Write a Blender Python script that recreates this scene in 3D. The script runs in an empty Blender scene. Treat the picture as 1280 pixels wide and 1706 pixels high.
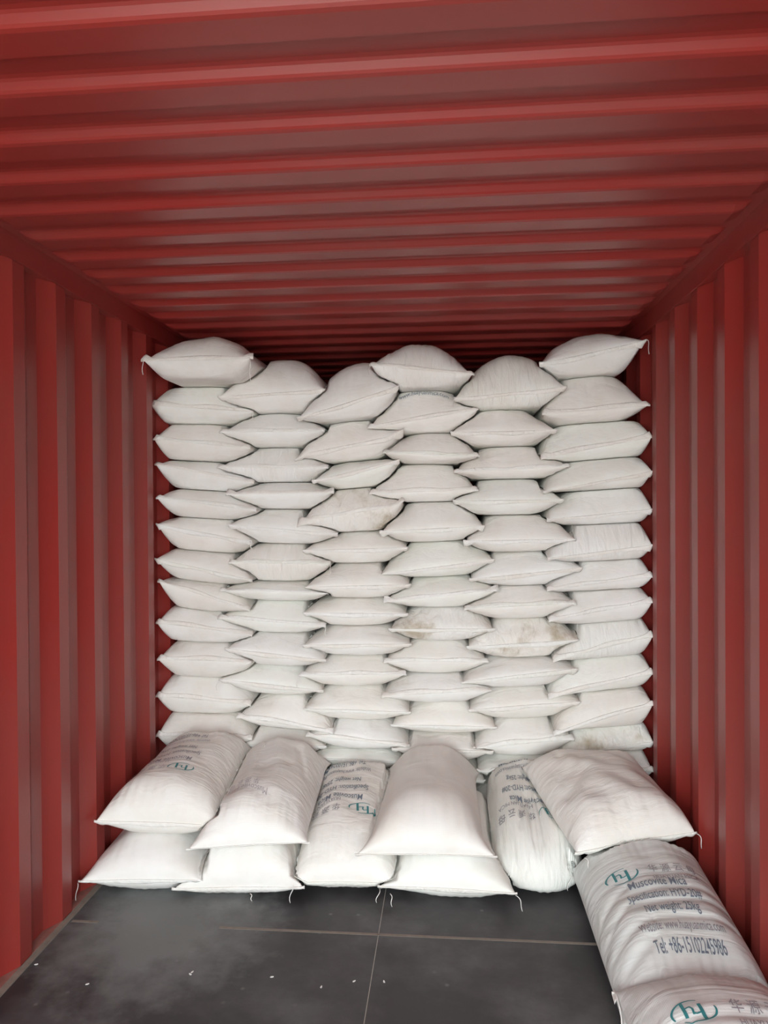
import bpy, bmesh, math, random
import numpy as np
from mathutils import Matrix, Vector

random.seed(11)
RNG = np.random.default_rng(7)
SC = bpy.context.scene
COL = SC.collection

# ------------------------------------------------------------------ camera
F_PX, YAW, PITCH, ROLL, EYE = 1225.18, 0.0876, -0.0097, -0.0069, 1.515
_f = np.array([-math.sin(YAW) * math.cos(PITCH), math.cos(YAW) * math.cos(PITCH), math.sin(PITCH)])
_r = np.array([math.cos(YAW), math.sin(YAW), 0.0])
_u = np.cross(_r, _f)
C_R = _r * math.cos(ROLL) + _u * math.sin(ROLL)
C_U = -_r * math.sin(ROLL) + _u * math.cos(ROLL)
C_F = _f
cam_d = bpy.data.cameras.new('camera')
cam_d.sensor_fit = 'VERTICAL'
cam_d.sensor_height = 36.0
cam_d.lens = F_PX * 36.0 / 1706.0
cam_d.clip_start = 0.05
cam = bpy.data.objects.new('camera', cam_d)
COL.objects.link(cam)
m = Matrix.Identity(4)
for i in range(3):
    m[i][0], m[i][1], m[i][2] = C_R[i], C_U[i], -C_F[i]
m[2][3] = EYE
cam.matrix_world = m
SC.camera = cam


def at_y(px, py, y):
    """point of the place seen at pixel px,py on the plane of depth y"""
    d = C_F + (px - 640) / F_PX * C_R - (py - 853) / F_PX * C_U
    return np.array([0, 0, EYE]) + d * (y / d[1])


# ------------------------------------------------------------------ light
SKY = 3.75
world = bpy.data.worlds.new('overcast_sky')
SC.world = world
world.use_nodes = True
bg = world.node_tree.nodes['Background']
bg.inputs['Color'].default_value = (0.92, 1.0, 0.995, 1)
bg.inputs['Strength'].default_value = SKY
DOOR_Y = -1.0                      # the open end of the container, behind the camera
BACK_Y = 5.6
XL, XR, ZC = -1.4126, 0.9374, 2.396
pd = bpy.data.lights.new('door_portal', 'AREA')
pd.shape = 'RECTANGLE'
pd.size, pd.size_y = 2.36, 2.4
pd.cycles.is_portal = True
po = bpy.data.objects.new('door_portal', pd)
COL.objects.link(po)
po.location = ((XL + XR) / 2, DOOR_Y, 1.2)
po.rotation_euler = (math.radians(90), 0, 0)
sd_ = bpy.data.lights.new('sun', 'SUN')
sd_.energy = 7.5
sd_.angle = math.radians(3)
sd_.color = (1.0, 1.0, 0.97)
sun = bpy.data.objects.new('sun', sd_)
COL.objects.link(sun)
sun.rotation_euler = (math.radians(-38), math.radians(-18), 0)   # high, from beyond the closed end: lights the yard only
vs = SC.view_settings
vs.view_transform = 'Standard'
vs.look = 'None'
vs.gamma = 1.0
vs.exposure = 1.48
SC.cycles.max_bounces = 14
SC.cycles.diffuse_bounces = 8


# ------------------------------------------------------------------ materials
def new_mat(name):
    mt = bpy.data.materials.new(name)
    mt.use_nodes = True
    nt = mt.node_tree
    return mt, nt, nt.nodes['Principled BSDF']


def nd(nt, kind, **kw):
    n = nt.nodes.new(kind)
    for k, v in kw.items():
        if k in n.inputs:
            n.inputs[k].default_value = v
        else:
            setattr(n, k, v)
    return n


def ramp(nt, stops):
    r = nt.nodes.new('ShaderNodeValToRGB')
    e = r.color_ramp.elements
    while len(e) < len(stops):
        e.new(0.5)
    for s, (p, c) in zip(e, stops):
        s.position = p
        s.color = (*c, 1)
    return r


def mat_paint():
    mt, nt, b = new_mat('red_container_paint')
    tc = nd(nt, 'ShaderNodeTexCoord')
    n1 = nd(nt, 'ShaderNodeTexNoise', Scale=1.3, Detail=6.0, Roughness=0.6)
    n2 = nd(nt, 'ShaderNodeTexNoise', Scale=40.0, Detail=4.0)
    L = nt.links.new
    L(tc.outputs['Object'], n1.inputs['Vector'])
    L(tc.outputs['Object'], n2.inputs['Vector'])
    r1 = ramp(nt, [(0.35, (0.285, 0.028, 0.023)), (0.7, (0.25, 0.038, 0.031))])
    L(n1.outputs['Fac'], r1.inputs['Fac'])
    L(r1.outputs['Color'], b.inputs['Base Color'])
    r2 = ramp(nt, [(0.3, (0.30,) * 3), (0.75, (0.48,) * 3)])
    L(n1.outputs['Fac'], r2.inputs['Fac'])
    L(r2.outputs['Color'], b.inputs['Roughness'])
    bp = nd(nt, 'ShaderNodeBump', Strength=0.06, Distance=0.002)
    L(n2.outputs['Fac'], bp.inputs['Height'])
    L(bp.outputs['Normal'], b.inputs['Normal'])
    b.inputs['Specular IOR Level'].default_value = 0.55
    return mt


def mat_floor():
    mt, nt, b = new_mat('dark_coated_plywood')
    L = nt.links.new
    tc = nd(nt, 'ShaderNodeTexCoord')
    n1 = nd(nt, 'ShaderNodeTexNoise', Scale=2.6, Detail=8.0, Roughness=0.62)
    n2 = nd(nt, 'ShaderNodeTexNoise', Scale=9.0, Detail=6.0, Roughness=0.6)
    L(tc.outputs['Object'], n1.inputs['Vector'])
    L(tc.outputs['Object'], n2.inputs['Vector'])
    r1 = ramp(nt, [(0.42, (0.037, 0.035, 0.039)), (0.52, (0.062, 0.060, 0.064)), (0.66, (0.115, 0.115, 0.12))])
    L(n1.outputs['Fac'], r1.inputs['Fac'])
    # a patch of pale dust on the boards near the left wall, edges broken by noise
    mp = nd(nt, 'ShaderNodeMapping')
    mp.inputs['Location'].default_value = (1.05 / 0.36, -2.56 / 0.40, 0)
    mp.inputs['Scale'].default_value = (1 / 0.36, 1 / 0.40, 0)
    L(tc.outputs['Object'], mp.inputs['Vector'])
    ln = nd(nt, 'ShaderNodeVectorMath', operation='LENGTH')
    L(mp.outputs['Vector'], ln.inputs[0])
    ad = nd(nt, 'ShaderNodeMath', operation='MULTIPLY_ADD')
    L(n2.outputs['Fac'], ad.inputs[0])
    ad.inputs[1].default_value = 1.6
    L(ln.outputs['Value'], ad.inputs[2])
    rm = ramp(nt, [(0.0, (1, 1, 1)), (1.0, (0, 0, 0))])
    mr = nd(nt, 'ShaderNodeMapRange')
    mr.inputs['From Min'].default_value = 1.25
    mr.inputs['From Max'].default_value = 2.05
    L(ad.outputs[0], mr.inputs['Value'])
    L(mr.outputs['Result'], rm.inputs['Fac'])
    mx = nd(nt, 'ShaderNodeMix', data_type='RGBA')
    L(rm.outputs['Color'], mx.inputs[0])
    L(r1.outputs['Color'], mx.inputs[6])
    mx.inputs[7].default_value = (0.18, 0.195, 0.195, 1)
    # pale specks of spilled powder
    vo = nd(nt, 'ShaderNodeTexVoronoi', Scale=16.0)
    L(tc.outputs['Object'], vo.inputs['Vector'])
    sp = ramp(nt, [(0.0, (1, 1, 1)), (0.09, (0.4, 0.4, 0.4)), (0.16, (0, 0, 0))])
    L(vo.outputs['Distance'], sp.inputs['Fac'])
    pk = ramp(nt, [(0.70, (0, 0, 0)), (0.9, (0.6, 0.6, 0.6))])
    L(vo.outputs['Color'], pk.inputs['Fac'])
    mm = nd(nt, 'ShaderNodeMath', operation='MULTIPLY')
    L(sp.outputs['Color'], mm.inputs[0])
    L(pk.outputs['Color'], mm.inputs[1])
    m2 = nd(nt, 'ShaderNodeMix', data_type='RGBA')
    L(mm.outputs[0], m2.inputs[0])
    L(mx.outputs[2], m2.inputs[6])
    m2.inputs[7].default_value = (0.35, 0.34, 0.34, 1)
    L(m2.outputs[2], b.inputs['Base Color'])
    rr = ramp(nt, [(0.3, (0.42,) * 3), (0.7, (0.6,) * 3)])
    L(n1.outputs['Fac'], rr.inputs['Fac'])
    L(rr.outputs['Color'], b.inputs['Roughness'])
    bp = nd(nt, 'ShaderNodeBump', Strength=0.08, Distance=0.003)
    L(n2.outputs['Fac'], bp.inputs['Height'])
    L(bp.outputs['Normal'], b.inputs['Normal'])
    return mt


def mat_flat(name, col, rough=0.6):
    mt, nt, b = new_mat(name)
    n = nd(nt, 'ShaderNodeTexNoise', Scale=30.0, Detail=4.0)
    tc = nd(nt, 'ShaderNodeTexCoord')
    nt.links.new(tc.outputs['Object'], n.inputs['Vector'])
    r = ramp(nt, [(0.3, tuple(c * 0.85 for c in col)), (0.7, tuple(min(1, c * 1.1) for c in col))])
    nt.links.new(n.outputs['Fac'], r.inputs['Fac'])
    nt.links.new(r.outputs['Color'], b.inputs['Base Color'])
    b.inputs['Roughness'].default_value = rough
    return mt


def mat_sack(name, wr_scale=(7, 22, 7), wr=0.35, dirt=0.0, tint=(0.86, 0.855, 0.845)):
    """woven polypropylene: fine weave, creases, faint soiling"""
    mt, nt, b = new_mat(name)
    L = nt.links.new
    tc = nd(nt, 'ShaderNodeTexCoord')
    oi = nd(nt, 'ShaderNodeObjectInfo')
    off = nd(nt, 'ShaderNodeVectorMath', operation='SCALE')
    cmb = nd(nt, 'ShaderNodeCombineXYZ')
    for k in range(3):
        L(oi.outputs['Random'], cmb.inputs[k])
    L(cmb.outputs[0], off.inputs[0])
    off.inputs['Scale'].default_value = 37.0
    av = nd(nt, 'ShaderNodeVectorMath', operation='ADD')
    L(tc.outputs['Object'], av.inputs[0])
    L(off.outputs[0], av.inputs[1])
    mp = nd(nt, 'ShaderNodeMapping')
    mp.inputs['Scale'].default_value = wr_scale
    L(av.outputs[0], mp.inputs['Vector'])
    n1 = nd(nt, 'ShaderNodeTexNoise', Scale=1.0, Detail=3.0, Roughness=0.5, Distortion=0.8)
    L(mp.outputs[0], n1.inputs['Vector'])
    wx = nd(nt, 'ShaderNodeTexWave', wave_type='BANDS', bands_direction='X', Scale=95.0, Distortion=0.6)
    wx.inputs['Detail'].default_value = 1.0
    L(tc.outputs['Object'], wx.inputs['Vector'])
    wy = nd(nt, 'ShaderNodeTexWave', wave_type='BANDS', bands_direction='Y', Scale=95.0, Distortion=0.6)
    L(tc.outputs['Object'], wy.inputs['Vector'])
    wa = nd(nt, 'ShaderNodeMath', operation='ADD')
    L(wx.outputs['Fac'], wa.inputs[0])
    L(wy.outputs['Fac'], wa.inputs[1])
    b1 = nd(nt, 'ShaderNodeBump', Strength=wr, Distance=0.02)
    L(n1.outputs['Fac'], b1.inputs['Height'])
    b2 = nd(nt, 'ShaderNodeBump', Strength=0.10, Distance=0.0012)
    L(wa.outputs[0], b2.inputs['Height'])
    L(b1.outputs['Normal'], b2.inputs['Normal'])
    L(b2.outputs['Normal'], b.inputs['Normal'])
    ns = nd(nt, 'ShaderNodeTexNoise', Scale=6.0, Detail=5.0, Roughness=0.6)
    L(av.outputs[0], ns.inputs['Vector'])
    hi = tint
    lo = tuple(c * k for c, k in zip(tint, (0.95, 0.935, 0.91)))
    st = [(0.35, lo), (0.6, hi)]
    if dirt:
        st = [(0.30, tuple(c * k for c, k in zip(tint, (0.62, 0.55, 0.45)))), (0.44, lo), (0.6, hi)]
    r = ramp(nt, st)
    L(ns.outputs['Fac'], r.inputs['Fac'])
    vr = ramp(nt, [(0.0, (0.985, 1.0, 0.965)), (0.35, (1.0, 1.0, 1.0)), (0.65, (0.975, 0.96, 0.935)), (1.0, (1.0, 0.985, 0.965))])
    L(oi.outputs['Random'], vr.inputs['Fac'])
    ml = nd(nt, 'ShaderNodeMix', data_type='RGBA', blend_type='MULTIPLY')
    ml.inputs[0].default_value = 1.0
    L(r.outputs['Color'], ml.inputs[6])
    L(vr.outputs['Color'], ml.inputs[7])
    L(ml.outputs[2], b.inputs['Base Color'])
    b.inputs['Roughness'].default_value = 0.46
    b.inputs['Specular IOR Level'].default_value = 0.35
    return mt


M_RED = mat_paint()
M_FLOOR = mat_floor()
M_STRIP = mat_flat('worn_tan_strip', (0.24, 0.205, 0.175), 0.7)
M_HAIR = mat_flat('pale_joint_filler', (0.42, 0.40, 0.36), 0.7)
M_SILL = mat_flat('dusty_red_sill', (0.30, 0.13, 0.11), 0.75)
M_SACK = mat_sack('white_woven_plastic')
M_PLEAT = mat_sack('white_woven_plastic_pleated', (34, 6, 8), 0.45)
M_CREASE = mat_sack('white_woven_plastic_creased', (2.5, 15, 5), 0.5, tint=(0.755, 0.785, 0.805))  # tint painted cooler to offset red light bounced off wall and ceiling
M_SMOOTH = mat_sack('white_woven_plastic_taut', (4, 9, 4), 0.22)
M_DIRTY = mat_sack('soiled_woven_plastic', (22, 14, 12), 0.7, dirt=1)
M_HEM = mat_sack('white_stitched_hem', (40, 10, 40), 0.35, tint=(0.88, 0.875, 0.865))
M_THREAD = mat_flat('white_stitching_thread', (0.82, 0.81, 0.79), 0.6)
M_TEAL = mat_flat('teal_print_ink', (0.035, 0.23, 0.25), 0.5)
M_NAVY = mat_flat('faded_navy_print_ink', (0.17, 0.21, 0.27), 0.5)
M_GREY = mat_flat('faded_grey_print_ink', (0.30, 0.29, 0.33), 0.5)
M_GHOST = mat_flat('ghosted_print_ink', (0.50, 0.47, 0.51), 0.5)
M_YARD = mat_flat('pale_concrete_yard', (0.42, 0.41, 0.39), 0.9)


# ------------------------------------------------------------------ mesh helpers
def mesh_obj(name, verts, faces, mat, parent=None, smooth=False, kind=None):
    me = bpy.data.meshes.new(name)
    me.from_pydata([tuple(map(float, v)) for v in verts], [], [tuple(map(int, f)) for f in faces])
    me.validate()
    bm = bmesh.new()
    bm.from_mesh(me)
    bmesh.ops.recalc_face_normals(bm, faces=bm.faces)
    bm.to_mesh(me)
    bm.free()
    if smooth:
        for p in me.polygons:
            p.use_smooth = True
    me.materials.append(mat)
    o = bpy.data.objects.new(name, me)
    COL.objects.link(o)
    if parent is not None:
        o.parent = parent
    if kind:
        o['kind'] = kind
    return o


def box(a, b):
    x0, y0, z0 = a
    x1, y1, z1 = b
    v = [(x0, y0, z0), (x1, y0, z0), (x1, y1, z0), (x0, y1, z0), (x0, y0, z1), (x1, y0, z1), (x1, y1, z1), (x0, y1, z1)]
    f = [(0, 3, 2, 1), (4, 5, 6, 7), (0, 1, 5, 4), (1, 2, 6, 5), (2, 3, 7, 6), (3, 0, 4, 7)]
    return v, f


def join(parts):
    V, F = [], []
    for v, f in parts:
        n = len(V)
        V += list(v)
        F += [tuple(i + n for i in q) for q in f]
    return V, F


def corrugated_wall(x_in, outward, start, pitch, y0, y1, z0, z1):
    """pressed steel side panel: inner flats, slopes, outer flats; 36 mm deep, with a real thickness"""
    dep, flat, sl = 0.036, 0.066, 0.068
    outer = pitch - flat - 2 * sl
    pts = []
    k = math.floor((y0 - start) / pitch) - 1
    y = start + k * pitch
    while y < y1 + pitch:
        for dy, d in ((0, 0), (flat, 0), (flat + sl, dep), (flat + sl + outer, dep)):
            pts.append((y + dy, d))
        y += pitch
    ys_, ds_ = [p[0] for p in pts], [p[1] for p in pts]
    pts = [(y0, float(np.interp(y0, ys_, ds_)))] + [p for p in pts if y0 < p[0] < y1] + [(y1, float(np.interp(y1, ys_, ds_)))]
    V, F = [], []
    n = len(pts)
    for th in (0.0, 0.003):
        for z in (z0, z1):
            for (yy, d) in pts:
                V.append((x_in + outward * (d + th), yy, z))
    for i in range(n - 1):
        F.append((i, i + 1, n + i + 1, n + i))
        F.append((2 * n + i, 3 * n + i, 3 * n + i + 1, 2 * n + i + 1))
        F.append((i, 2 * n + i, 2 * n + i + 1, i + 1))
        F.append((n + i, n + i + 1, 3 * n + i + 1, 3 * n + i))
    F += [(0, n, 3 * n, 2 * n), (n - 1, 3 * n - 1, 4 * n - 1, 2 * n - 1)]
    return V, F


# ------------------------------------------------------------------ container shell
FRONT = DOOR_Y
o = mesh_obj('wall_left', *corrugated_wall(XL, -1, 2.29, 0.266, FRONT, BACK_Y + 0.09, -0.01, 2.34), M_RED, kind='structure')
o = mesh_obj('wall_right', *corrugated_wall(XR, 1, 2.318, 0.276, FRONT, BACK_Y + 0.09, -0.01, 2.34), M_RED, kind='structure')
# end wall, corrugated upright panel
v, f = corrugated_wall(0, 1, 0.0, 0.25, XL - 0.09, XR + 0.09, -0.05, 2.46)
v = [(yy, BACK_Y + x, z) for (x, yy, z) in v]
mesh_obj('wall_back', v, f, M_RED, kind='structure')


def roof():
    """die-pressed roof: cross ribs that stop short of the side rails"""
    pitch, ph = 0.2015, 1.4685
    lo, up, sl, dep = 0.088, 0.066, 0.020, 0.026
    ys = []
    k0 = math.floor((FRONT - ph) / pitch) - 1
    y = ph + k0 * pitch
    while y < BACK_Y + pitch:
        # near-to-far: door-facing slope (z falls), lower flat, away slope (z rises), upper flat
        ys += [(y - sl, 0.0), (y - sl / 2, -dep * 0.10), (y - sl / 4, -dep * 0.27), (y + sl / 4, -dep * 0.73), (y + sl / 2, -dep * 0.90), (y + sl, -dep),
               (y + sl + lo * 0.8, -dep), (y + sl + lo, 0.0)]
        y += pitch
    qs, ds = [a for a, _ in ys], [d for _, d in ys]
    y_end = BACK_Y + 0.09
    ys = [(FRONT, float(np.interp(FRONT, qs, ds)))] + [(q, d) for q, d in ys if FRONT < q < y_end] + [(y_end, float(np.interp(y_end, qs, ds)))]
    e = 0.035
    xs = [XL - 0.09, XL + e, XL + e + 0.018, XL + e + 0.05, -0.8, 0.0, 0.5, XR - e - 0.05, XR - e - 0.018, XR - e, XR + 0.09]
    w = [0, 0, 0.62, 1, 1, 1, 1, 1, 0.62, 0, 0]
    V, F = [], []
    for th in (0.0, 0.003):
        for (q, d) in ys:
            for x, ww in zip(xs, w):
                V.append((x, q, ZC + 0.010 + d * ww + th))
    nx, ny = len(xs), len(ys)
    for s in range(2):
        for j in range(ny - 1):
            for i in range(nx - 1):
                a = s * nx * ny + j * nx + i
                F.append((a, a + 1, a + nx + 1, a + nx))
    return V, F


mesh_obj('ceiling', *roof(), M_RED, kind='structure')
# top side rails, weld beads included
for nm, x_in, s in (('trim_1', XL, -1), ('trim_2', XR, 1)):
    a, b = sorted((x_in - s * 0.004, x_in + s * 0.10))
    parts = [box((a, FRONT, 2.326), (b, BACK_Y + 0.06, 2.47))]
    x1, x2 = sorted((x_in - s * 0.004, x_in - s * 0.010))
    parts.append(box((x1, FRONT, 2.321), (x2, BACK_Y, 2.331)))
    mesh_obj(nm, *join(parts), M_RED, kind='structure')
# bottom side rails seen in the recesses of the panels
for nm, x_in, s in (('trim_3', XL, -1), ('trim_4', XR, 1)):
    a, b = sorted((x_in, x_in + s * 0.07))
    mesh_obj(nm, *box((a, FRONT, -0.12), (b, BACK_Y, 0.006)), M_SILL, kind='structure')
# floor boards and the joints between them
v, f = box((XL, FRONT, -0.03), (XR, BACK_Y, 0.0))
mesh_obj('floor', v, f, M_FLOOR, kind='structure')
mesh_obj('trim_5', *box((XL, FRONT, -0.01), (XL + 0.022, BACK_Y, 0.004)), M_STRIP, kind='structure')
mesh_obj('trim_6', *box((XR - 0.022, FRONT, -0.01), (XR, BACK_Y, 0.004)), M_STRIP, kind='structure')
mesh_obj('trim_7', *box((XL + 0.03, 2.560, -0.01), (XL + 0.13, 2.573, 0.0008)), M_STRIP, kind='structure')
mesh_obj('trim_8', *box((-0.83, 2.560, -0.01), (XR - 0.03, 2.573, 0.0008)), M_STRIP, kind='structure')
mesh_obj('trim_9', *box((-0.2565, FRONT, -0.01), (-0.2540, 3.0, 0.0008)), M_HAIR, kind='structure')
# yard outside the open doors
mesh_obj('ground', *box((-30, -40, -1.35), (30, DOOR_Y - 0.02, -1.25)), M_YARD, kind='structure')


# ------------------------------------------------------------------ sacks
def sstep(a, b, x):
    t = np.clip((x - a) / (b - a), 0, 1)
    return t * t * (3 - 2 * t)


def softmin(a, b, k):
    return -np.logaddexp(-a / k, -b / k) * k


def softmax(a, b, k):
    return np.logaddexp(a / k, b / k) * k


CELL = 0.006


class Surf:
    """closed pillow-shaped sack: u across (-1..1), v along (0 near seam .. 1 far seam)"""

    def __init__(s, w, length, zl, zr, hu, hl, seed, **kw):
        s.w, s.len, s.zl, s.zr, s.hu, s.hl = w, length, zl, zr, hu, hl
        g = dict(au=1.5, bu=1.0, waist=0.97, front=0.17, back=0.17, zfl=None, zfr=None, lift=0.0,
                 upper=None, lower=None, relax=(0.8, 1.0), bluntl=0.0, bluntr=0.0, lump=0.004, pleat=0.0025,
                 concave=0.014, skew=0.0, curl=0.0, wf=None, creases=(), arch=0.0, rnd=0.5, rndb=None, frontb=None, fill=False, bexp=3.2, res=(70, 58))
        g.update(kw)
        s.__dict__.update(g)
        if s.zfl is None:
            s.zfl = zl
        if s.zfr is None:
            s.zfr = zr
        if s.wf is None:
            s.wf = w
        r = np.random.default_rng(seed)
        s.ph = r.uniform(0, 6.28, 24)
        s.fr = r.uniform(0.7, 1.4, 24)

    limit = None

    def clamp(s, P):
        return P if s.limit is None else s.limit(P)

    def half(s, u, v):
        edge = np.minimum(v, 1 - v)
        k = s.waist + (1 - s.waist) * np.exp(-(edge / 0.07) ** 1.2)
        w = s.w * (1 - v) + s.wf * v
        return w / 2 * k

    def f(s, u):
        up = np.maximum(1 - np.abs(u) ** s.au, 0) ** s.bu
        blunt = np.maximum(1 - np.abs(u) ** s.bexp, 0) ** 0.5
        t = np.where(u < 0, s.bluntl, s.bluntr)
        return up * (1 - t) + blunt * t

    def g(s, v, low=False):
        fr, rn = (s.frontb or s.front, s.rndb or s.rnd) if low else (s.front, s.rnd)
        a = np.clip(v / fr, 0, 1)
        b = np.clip((1 - v) / s.back, 0, 1)
        e = lambda q: np.maximum(1 - (1 - q) ** 2.0, 0) ** rn
        return e(a) * e(b)

    def base(s, u, v):
        t = (u + 1) / 2
        zf = s.zl * (1 - t) + s.zr * t
        zb = s.zfl * (1 - t) + s.zfr * t
        z = zf * (1 - v) + zb * v + s.lift * np.sin(np.pi * v)
        z = z + s.arch * (1 - u ** 2)
        z = z + s.curl * np.sign(u) * np.clip(np.abs(u) - 0.72, 0, 1) ** 1.3 * 4 * np.exp(-v / 0.12)
        return z

    def noise(s, u, v, o):
        p, q = s.ph, s.fr
        n = (np.sin(3.1 * q[o] * u + 4.3 * v + p[o]) + np.sin(7.0 * q[o + 1] * v - 2.3 * u + p[o + 1])
             + 0.6 * np.sin(9.5 * q[o + 2] * u + 6 * v + p[o + 2]) + 0.4 * np.sin(17 * q[o + 3] * v + 8 * u + p[o + 3]))
        pl = (np.sin(31 * q[o + 4] * u + p[o + 4] + 3 * v) + np.sin(47 * q[o + 5] * u + p[o + 5]) * 0.7) * \
            (np.exp(-v / 0.09) + np.exp(-(1 - v) / 0.09))
        edge = np.clip((1 - np.abs(u)) * 4, 0, 1) * np.clip(np.minimum(v, 1 - v) * 14, 0, 1)
        return (s.lump * n + s.pleat * pl) * edge

    def xy(s, u, v):
        x = u * s.half(u, v) + s.skew * v
        edge0 = s.concave * (1 - u ** 2)
        y = s.len * v + edge0 * (1 - v) - edge0 * v
        return x, y

    def top(s, u, v):
        x, y = s.xy(u, v)
        c = s.base(u, v)
        fg = s.f(u) * s.g(v)
        hu = s.hu
        if s.fill and s.upper is not None:              # a tilted sack still fills the room under its neighbour
            hu = np.maximum(0.02, s.upper[0] + s.upper[1] * x - c) * 1.32 + 0.012
        z = c + hu * fg + s.noise(u, v, 0) * np.clip(fg * 2, 0, 1)
        for (u0, v0, du, dv, wd, amp) in s.creases:     # pressed folds in the cloth
            t = np.clip(((u - u0) * du + (v - v0) * dv) / (du * du + dv * dv), 0, 1)
            d2 = (u - u0 - t * du) ** 2 + ((v - v0 - t * dv) * 1.5) ** 2
            z = z - amp * np.exp(-d2 / wd ** 2) * np.clip(fg * 2, 0, 1)
        if s.upper is not None:
            lim = s.upper[0] + s.upper[1] * x - 0.0008
            k = 1 - sstep(*s.relax, np.abs(u))
            zz = softmin(z, lim, 0.006)
            z = np.where(fg > 1e-6, z * (1 - k) + zz * k, z)
            z = np.maximum(z, c) if s.upper is None else z
        return s.clamp(np.stack([x, y, z], -1))

    def bot(s, u, v):
        x, y = s.xy(u, v)
        c = s.base(u, v)
        fg = s.f(u) * s.g(v, True)
        hl = s.hl
        if s.fill and s.lower is not None:
            hl = np.maximum(0.02, c - s.lower[0] - s.lower[1] * x) * 1.32 + 0.012
        z = c - hl * fg + s.noise(u, v, 8) * np.clip(fg * 2, 0, 1) * 0.6
        if s.lower is not None:
            lim = s.lower[0] + s.lower[1] * x + 0.0008
            k = 1 - sstep(*s.relax, np.abs(u)) if s.lower[2] else 1.0
            zz = softmax(z, np.broadcast_to(lim, z.shape), 0.006) if s.lower[2] else np.maximum(z, lim)
            z = np.where(fg > 1e-6, z * (1 - k) + zz * k, z)
        return s.clamp(np.stack([x, y, z], -1))


def sack_body(name, s, mat, parent):
    nu, nv = s.res
    tu = np.linspace(0, 1, nu)
    us = -np.cos(np.pi * tu) * 0.45 + (2 * tu - 1) * 0.55
    tv = np.linspace(0, 1, nv)
    vs_ = (1 - np.cos(np.pi * tv)) / 2 * 0.7 + tv * 0.3
    U, W = np.meshgrid(us, vs_, indexing='ij')
    T = s.top(U, W)
    B = s.bot(U, W)
    # never let the two skins cross
    mid = (T[..., 2] + B[..., 2]) / 2
    bad = T[..., 2] < B[..., 2]
    T[..., 2] = np.where(bad, mid, T[..., 2])
    B[..., 2] = np.where(bad, mid, B[..., 2])
    V = [tuple(p) for p in T.reshape(-1, 3)]
    idx_t = np.arange(nu * nv).reshape(nu, nv)
    idx_b = idx_t.copy()
    for i in range(1, nu - 1):
        for j in range(1, nv - 1):
            idx_b[i, j] = len(V)
            V.append(tuple(B[i, j]))
    F = []
    for i in range(nu - 1):
        for j in range(nv - 1):
            F.append((idx_t[i, j], idx_t[i + 1, j], idx_t[i + 1, j + 1], idx_t[i, j + 1]))
            q = (idx_b[i, j], idx_b[i, j + 1], idx_b[i + 1, j + 1], idx_b[i + 1, j])
            if not (i in (0, nu - 2) and j in (0, nv - 2)) or len(set(q)) == 4:
                if set(q) != set(F[-1]):
                    F.append(q)
    return mesh_obj(name, V, F, mat, parent, smooth=True)


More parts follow.
